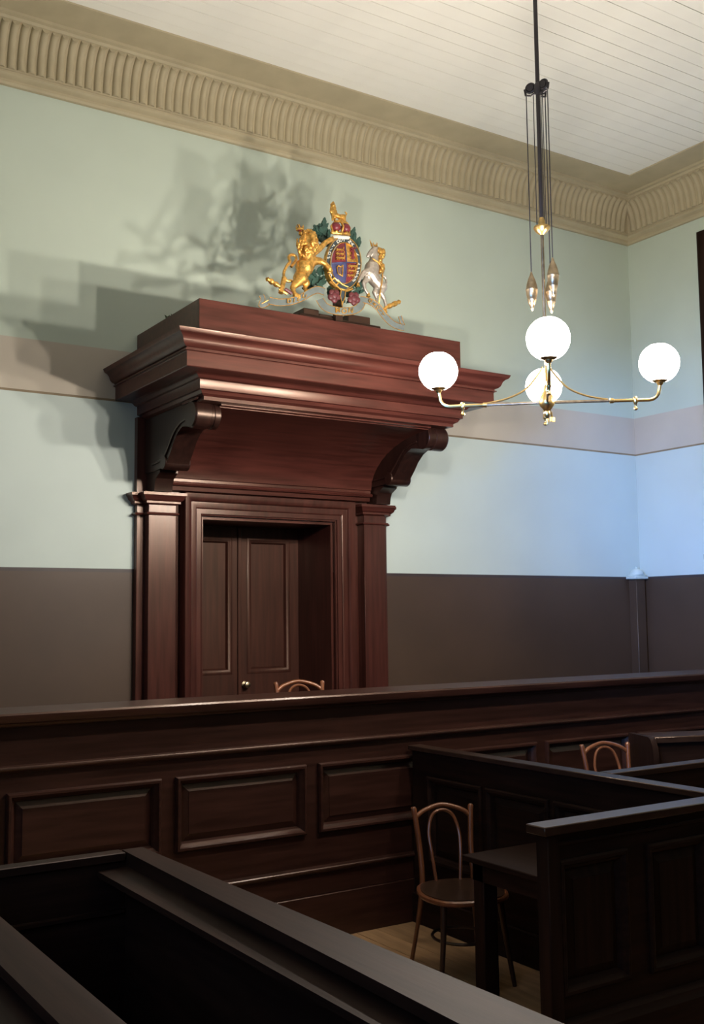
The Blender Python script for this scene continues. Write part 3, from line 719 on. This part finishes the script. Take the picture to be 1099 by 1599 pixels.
# shield: four quarters on a domed oval
SCX, SCY, SA, SB = 567, 452, 76, 118
sh = bpy.data.objects.new('shield', None); COL.objects.link(sh); sh.parent = ca
def ell(t, k=1.0): return (SCX + SA * k * math.cos(t), SCY + SB * k * math.sin(t))
def dome(k): return .030 + .022 * (1 - k * k)
for a0, m in ((PI, 'red'), (1.5 * PI, 'gold'), (0, 'red'), (.5 * PI, 'blue')):
    bm = B(); rows = []
    for i in range(6):
        k = i / 5
        rows.append([bm.verts.new(K(*ell(a0 + j * PI / 20, max(k, .001)), dome(k))) for j in range(11)])
    for A, C in zip(rows, rows[1:]):
        for j in range(10): bm.faces.new((A[j], A[j + 1], C[j + 1], C[j]))
    obj('quarter', bm, m, sh, smooth=60)
b = B(); tube(b, [K(*ell(PI / 2, k), dome(abs(k)) + .001) for k in [-1 + .2 * i for i in range(11)]], .0045, 6); tube(b, [K(SCX + SA * k, SCY + 0, dome(abs(k)) + .001) for k in [-1 + .2 * i for i in range(11)]], .0045, 6)
obj('quarter_line', b, 'blue', sh)
LION = [(-30, 2), (-27, 9), (-19, 11), (-15, 7), (-6, 6), (8, 7), (18, 5), (24, 9), (27, 16), (23, 20), (28, 21), (32, 13), (28, 3), (26, -4), (30, -12), (25, -13), (21, -6), (14, -5), (16, -14), (11, -14), (8, -5), (-6, -4), (-8, -14), (-13, -14), (-12, -4), (-17, -3), (-24, -12), (-28, -10), (-22, -1), (-26, -2)]
def charge(cx, cy, sc, m, nm, pts=LION):
    k = min(1, math.hypot((cx - SCX) / SA, (cy - SCY) / SB)); b = B()
    prism(b, [(cx + x * sc, cy - y * sc) for x, y in pts], kmap, dome(k) - .006, dome(k) + .009)
    obj(nm, b, m, sh, smooth=None)
for i in range(3): charge(533, 378 + i * 25, .84 - .05 * (2 - i), 'gold', 'small_lion')
for i in range(3): charge(604 - i * 5, 474 + i * 25, .92 - .13 * i, 'gold', 'small_lion')
charge(602, 402, 1.15, 'red', 'rampant_lion', [(y * .9 + 2, x + 2) for x, y in LION])
b = B(); dd = dome(.5) + .004
tube(b, [K(x, y, dd) for x, y in [(545, 530), (520, 515), (515, 480), (522, 470)]], .005, 6); tube(b, [K(x, y, dd) for x, y in [(522, 470), (535, 478), (548, 468)]], .005, 6); tube(b, [K(x, y, dd) for x, y in [(548, 468), (547, 500), (545, 530)]], .0045, 6)
for q in (525, 532, 540): tube(b, [K(q, 476, dd), K(q + 3, 522, dd)], .0015, 4)
obj('harp', b, 'gold', sh)
# garter ring
b = B(); N = 48
GA, GB = 98, 148
for (k0, k1, m, nm, d0, d1) in ((.80, 1.0, 'garter', 'garter', .018, .030), (.775, .80, 'gold', 'garter_edge', .020, .040), (1.0, 1.03, 'gold', 'garter_edge', .016, .036)):
    bm = B(); R4 = []
    for i in range(N):
        t = 2 * PI * i / N
        c, s_ = math.cos(t), math.sin(t)
        R4.append([bm.verts.new(K(SCX - 8 + GA * k * c, SCY + GB * k * s_, h)) for k, h in ((k0, d0 - .02), (k0, d1), (k1, d1), (k1, d0 - .02))])
    for i in range(N):
        A, C = R4[i], R4[(i + 1) % N]
        for k in range(4): bm.faces.new((A[k], A[(k + 1) % 4], C[(k + 1) % 4], C[k]))
    g_ = obj(nm, bm, m, ca, smooth=30)
    if nm == 'garter': gart = g_
txt = 'HONI SOIT QUI MAL Y PENSE'; its = []
for i, chx in enumerate(txt):
    if chx == ' ': continue
    t = math.radians(138 + i * (268 / (len(txt) - 1)))
    x = SCX - 8 + GA * .90 * math.cos(t); y = SCY + GB * .90 * math.sin(t)
    tx, ty = -GA * math.sin(t), GB * math.cos(t)
    its.append((chx, x, y, -math.degrees(math.atan2(ty, tx)), 24))
letters('letter', 'ermine', gart, its, d=.031, ext_=.0015)
# buckle and hanging strap
b = B()
tube(b, [K(x, y, .042) for x, y in ((478, 562), (500, 538), (528, 562), (506, 588))], .009, 6, closed=True)
tube(b, [K(x, y, .045) for x, y in ((470, 520), (490, 560), (530, 600), (575, 612), (605, 600))], .008, 6)
tube(b, [K(x, y, .045) for x, y in ((520, 548), (545, 575), (580, 590))], .0045, 6)
tube(b, [K(x, y, .046) for x, y in ((540, 600), (535, 640), (545, 690))], .0045, 6); tube(b, [K(x, y, .046) for x, y in ((565, 606), (560, 650), (545, 690))], .0045, 6)
tube(b, [K(545, 672, .046), K(546, 705, .046)], [.009, .002], 8)
obj('buckle', b, 'gold', ca)
b = B(); prism(b, [(540, 600), (565, 606), (560, 650), (545, 690), (535, 640)], kmap, .030, .042); prism(b, [(480, 540), (520, 590), (575, 608), (570, 590), (525, 565), (500, 530)], kmap, .030, .040)
obj('strap', b, 'garter', ca, smooth=None)
# crown
crn = blob('crown', 'gold', ca, [[(500, 272, 10, 9), (545, 282, 22, 10), (600, 285, 10, 9)], [(503, 262, 10, 7), (498, 235, 8, 7), (520, 208, 8, 7), (550, 205, 8, 8)], [(548, 278, 26, 7), (550, 245, 38, 7), (550, 205, 12, 8)], [(598, 272, 10, 7), (603, 245, 8, 7), (585, 215, 8, 7), (550, 205, 8, 8)], [(550, 200, 8, 12)], [(520, 270, 20, 10)], [(578, 276, 20, 10)]], .005, 2)
b = B()
for cx, cy in ((523, 240), (578, 248)): bmesh.ops.create_icosphere(b, subdivisions=3, radius=27 * S, matrix=Matrix.Translation(K(cx, cy, .012)))
obj('crown_cap', b, 'red', crn)
b = B(); tube(b, [K(x, y, d * S) for x, y, d in ((510, 298, 8), (530, 304, 26), (556, 307, 30), (582, 306, 26), (596, 303, 8))], .014, 8); obj('ermine_band', b, 'ermine', crn)
# crest lion, standing crowned
blob('crest_lion', 'gold', ca, [[(514, 165, 4, 17), (545, 178, 4, 13), (572, 178, 4, 14)], [(512, 160, 4, 17), (508, 135, 6, 18), (508, 118, 10, 14)], [(503, 116, 20, 7)], [(500, 108, 4, 7), (510, 96, 6, 7), (517, 108, 4, 6)], [(510, 98, 6, 5), (510, 90, 6, 3)],
     [(505, 170, 10, 8), (503, 200, 12, 6)], [(520, 172, 0, 8), (522, 200, 0, 6)], [(568, 182, 10, 8), (566, 206, 10, 6)], [(580, 180, -2, 8), (582, 205, -2, 6)], [(583, 172, 0, 5), (592, 158, 0, 4), (582, 150, 0, 5)], [(495, 150, 8, 8)], [(524, 148, 8, 8)], [(496, 132, 8, 7)], [(521, 130, 8, 7)]], .0045, 2)
# supporter lion (gilded, rampant, facing out)
li = blob('lion', 'gold', ca, [
    [(345, 470, 8, 50), (335, 505, 8, 38), (318, 535, 6, 36)],
    [(360, 440, 10, 46), (350, 470, 10, 44)],
    [(352, 330, 30, 48), (356, 372, 26, 44), (350, 410, 18, 44)],
    [(352, 312, 66, 24), (354, 334, 82, 12), (355, 350, 84, 12)], [(355, 372, 76, 9)],
    [(341, 316, 86, 5)], [(365, 316, 86, 5)], [(346, 356, 82, 11)], [(364, 356, 82, 11)],
    [(380, 395, 22, 24), (420, 370, 28, 17), (450, 338, 34, 14), (478, 322, 40, 15)], [(485, 312, 44, 7)], [(490, 322, 44, 7)], [(486, 332, 44, 6)],
    [(375, 440, 25, 28), (420, 442, 30, 19), (450, 460, 34, 14), (470, 490, 40, 15)], [(462, 510, 42, 7)], [(474, 512, 44, 7)], [(483, 502, 42, 7)],
    [(320, 535, 18, 36), (288, 570, 20, 22), (270, 590, 20, 15), (278, 618, 22, 11), (282, 634, 26, 14), (300, 640, 32, 11)], [(288, 646, 34, 8)], [(303, 652, 34, 8)],
    [(335, 535, 0, 32), (360, 560, 2, 20), (352, 585, 2, 12), (358, 610, 4, 11), (376, 612, 10, 9)],
], .0055, 2)
b = B()
for i in range(190):
    a = random.uniform(0, 2 * PI); q = random.random() ** .5
    cx, cy = 345 + 62 * q * math.cos(a), 350 + 86 * q * math.sin(a)
    if math.hypot((cx - 354) / 31, (cy - 336) / 46) < 1: continue
    dd = (30 + 44 * math.sqrt(max(0, 1 - q * q))) * S * .9
    bmesh.ops.create_icosphere(b, subdivisions=1, radius=random.uniform(6, 11) * S, matrix=Matrix.Translation(K(cx, cy, dd)) @ Matrix.Diagonal((.8, .9, 1.5, 1)))
obj('mane', b, 'gold', li, smooth=60)
b = B(); tube(b, [K(x, y, d * S) for x, y, d in spline([(275, 545, 4), (250, 548, 4), (232, 530, 4), (228, 500, 6), (245, 462, 8), (262, 440, 8), (255, 415, 8), (268, 400, 8), (290, 404, 8), (298, 425, 8), (285, 448, 8), (268, 468, 8)], 4)], .0105, 8); obj('tail', b, 'gold', li)
crl = B()
lathe(crl, [(.028, 0), (.030, .012), (.024, .014)], K(305, 268, .045), n=14)
for k in range(5):
    a = 2 * PI * k / 5 + .3; p = K(305, 268, .045) + Vector((math.cos(a) * .026, math.sin(a) * .026, .014)); tube(crl, [p, p + Vector((0, 0, .024))], [.006, .002], 6)
tube(crl, [K(305, 262, .045), K(292, 232, .045)], [.010, .004], 8); obj('lion_crown', crl, 'gold', li)
b = B(); bmesh.ops.create_icosphere(b, subdivisions=2, radius=.020, matrix=Matrix.Translation(K(304, 258, .045))); obj('crown_cap', b, 'red', li)
# supporter unicorn (silver, gilded mane, horn and hooves)
un = blob('unicorn', 'silver', ca, [
    [(742, 372, 14, 20), (722, 385, 18, 16), (706, 400, 22, 12), (698, 412, 24, 10)], [(735, 385, 14, 22), (742, 420, 12, 25), (735, 455, 12, 33)],
    [(728, 475, 12, 42), (722, 510, 12, 42), (745, 545, 10, 36), (778, 580, 8, 34)],
    [(705, 500, 20, 26), (675, 505, 24, 15), (655, 535, 24, 10), (645, 558, 24, 8)],
    [(705, 530, 8, 22), (682, 560, 8, 13), (690, 595, 8, 9), (705, 618, 8, 9)],
    [(785, 585, 14, 30), (775, 620, 16, 18), (795, 650, 16, 11), (805, 685, 16, 9), (802, 705, 16, 9)],
    [(770, 590, 0, 26), (750, 610, 0, 15), (762, 645, 0, 9), (760, 665, 0, 9)],
    [(750, 350, 18, 7), (756, 338, 18, 4)], [(730, 350, 18, 7), (728, 338, 18, 4)]], .0055, 2)
b = B()
for i in range(46):
    t = i / 45; cx = 770 + 9 * math.sin(t * 9); cy = 375 + 125 * t
    bmesh.ops.create_icosphere(b, subdivisions=1, radius=random.uniform(11, 16) * S, matrix=Matrix.Translation(K(cx + random.uniform(-9, 9), cy, random.uniform(14, 34) * S)) @ Matrix.Diagonal((.9, .9, 1.3, 1)))
obj('mane', b, 'gold', un, smooth=60)
b = B(); tube(b, [K(722, 356, .03), K(708, 318, .034)], [.008, .0015], 8); lathe(b, [(.022, 0), (.024, .010), (.019, .012)], K(742, 356, .02), n=12)
for k in range(5):
    a = 2 * PI * k / 5; p = K(742, 356, .02) + Vector((math.cos(a) * .02, math.sin(a) * .02, .012)); tube(b, [p, p + Vector((0, 0, .018))], [.005, .0015], 6)
obj('horn_and_coronet', b, 'gold', un)
for x, y, d in ((641, 574, 24), (710, 628, 8), (802, 718, 16), (761, 676, 0)):
    b = B(); p = K(x, y, d * S); lathe(b, [(.004, .014), (.010, .013), (.015, -.008), (.016, -.014), (.004, -.015)], p, n=12); obj('hoof', b, 'gold', un)
b = B(); tube(b, [K(x, y, d * S) for x, y, d in spline([(712, 430, 40), (745, 455, 44), (768, 500, 44), (765, 560, 46), (758, 620, 40), (762, 690, 20)], 5)], .005, 6); obj('chain', b, 'gold', un)
b = B(); tube(b, [K(x, y, d * S) for x, y, d in spline([(800, 570, 4), (815, 560, 4), (808, 530, 4), (790, 515, 4), (800, 500, 4)], 5)], [.008] * 10 + [.012] * 6 + [.006] * 5, 8); obj('tail', b, 'silver', un)
# motto ribbon
def ribbon(pts, w_, nm='motto_scroll', bottom=0):
    """band of height w_ following its centre line (cx, cy, depth)"""
    P = spline(pts, 5); bm = B(); rows = []
    for i, p in enumerate(P):
        t = (P[min(i + 1, len(P) - 1)] - P[max(i - 1, 0)]); t = Vector((t.x, t.y)).normalized(); n_ = Vector((-t.y, t.x))
        a = (p.x - n_.x * w_ / 2, p.y - n_.y * w_ / 2); c = (p.x + n_.x * w_ / 2, p.y + n_.y * w_ / 2)
        rows.append([bm.verts.new(K(*a, p.z * S)), bm.verts.new(K(*c, p.z * S)), bm.verts.new(K(*c, p.z * S - .005)), bm.verts.new(K(*a, p.z * S - .005))])
    for A, C in zip(rows, rows[1:]):
        for k in range(4): bm.faces.new((A[k], A[(k + 1) % 4], C[(k + 1) % 4], C[k]))
    bm.faces.new(rows[0]); bm.faces.new(rows[-1][::-1])
    r = obj(nm, bm, 'ribbon', ca, smooth=50)
    for s_ in (-1, 1):
        e = B(); L_ = []
        for i, p in enumerate(P):
            t = (P[min(i + 1, len(P) - 1)] - P[max(i - 1, 0)]); t = Vector((t.x, t.y)).normalized(); n_ = Vector((-t.y, t.x))
            L_.append(K(p.x + s_ * n_.x * w_ / 2, p.y + s_ * n_.y * w_ / 2, p.z * S))
        tube(e, L_, .0028, 5); obj('gilt_edge', e, 'gold', r)
    return r
rb1 = ribbon([(140, 660, 10), (190, 674, 22), (250, 672, 34), (310, 652, 38), (365, 620, 34), (410, 604, 26), (455, 612, 16)], 38)
ribbon([(105, 625, -6), (112, 650, -2), (100, 685, 0), (120, 682, 4), (145, 668, 10)], 26)
rb2 = ribbon([(425, 655, 20), (445, 700, 36), (490, 725, 48), (545, 732, 52), (600, 725, 48), (645, 700, 36), (665, 665, 22)], 42)
rb3 = ribbon([(655, 655, 18), (700, 668, 30), (745, 700, 36), (785, 750, 34), (835, 790, 24), (885, 806, 10), (920, 808, 0)], 34)
ribbon([(895, 745, 0), (905, 780, 2), (912, 800, 4)], 18)
letters('letter', 'gold', rb1, [('D', 240, 672, 4, 34), ('I', 268, 668, 10, 34), ('E', 294, 660, 18, 34), ('U', 326, 644, 24, 34)], d=38 * S + .001)
letters('letter', 'gold', rb2, [('M', 508, 726, -6, 38), ('O', 545, 732, 0, 38), ('N', 582, 728, 6, 38)], d=53 * S + .001)
letters('letter', 'gold', rb3, [('D', 704, 670, -30, 26), ('R', 728, 688, -38, 26), ('O', 748, 706, -45, 26), ('I', 764, 724, -52, 26), ('T', 780, 744, -50, 26)], d=37 * S + .001)
# roses and gilt finials
for cx, cy in ((500, 640), (612, 655)):
    b = B()
    for k in range(5):
        a = 2 * PI * k / 5 + .3
        bmesh.ops.create_icosphere(b, subdivisions=2, radius=19 * S, matrix=Matrix.Translation(K(cx + 20 * math.cos(a), cy + 22 * math.sin(a), .045)) @ Matrix.Diagonal((1, .6, 1, 1)))
    bmesh.ops.create_icosphere(b, subdivisions=2, radius=22 * S, matrix=Matrix.Translation(K(cx, cy, .05)) @ Matrix.Diagonal((1, .6, 1, 1)))
    obj('rose', b, 'rose', ca)
def finial(p0, p1, nm='gilt_finial'):
    a, c = K(*p0, .02), K(*p1, .03); prof = [0, .10, .18, .3, .42, .5, .62, .74, .82, .9, 1]; rr = [.006, .018, .012, .020, .021, .013, .020, .018, .010, .014, .004]
    b = B(); tube(b, [a.lerp(c, t) for t in prof], rr, 12); return obj(nm, b, 'gold', ca, smooth=60)
finial((120, 535), (205, 590)); finial((890, 665), (790, 708))
b = B(); tube(b, [K(222, 535, .03), K(200, 622, .034)], .019, 8); tube(b, [K(190, 600, .034), K(235, 628, .036)], .010, 8); obj('gilt_scroll', b, 'gold', ca)
b = B(); tube(b, [K(225, 600, .035), K(262, 625, .035)], .013, 8); obj('crimson_knot', b, 'rose', ca)

# small dried sprig lying on the top of the canopy
sp = B()
for i in range(16):
    a = random.uniform(0, 2 * PI); c = Vector((2.96 + random.uniform(-.02, .03), 6.90 + random.uniform(-.05, .05), 2.123)); e = c + Vector((math.cos(a) * .03, math.sin(a) * .04, random.uniform(.015, .05)))
    tube(sp, [c, c.lerp(e, .5), e], [.004, .010, .001], 5)
tag(obj('dried_sprig', sp, 'sprig'), 'tiny dull green sprig lying on the left top edge of the canopy', 'sprig', kind='stuff')
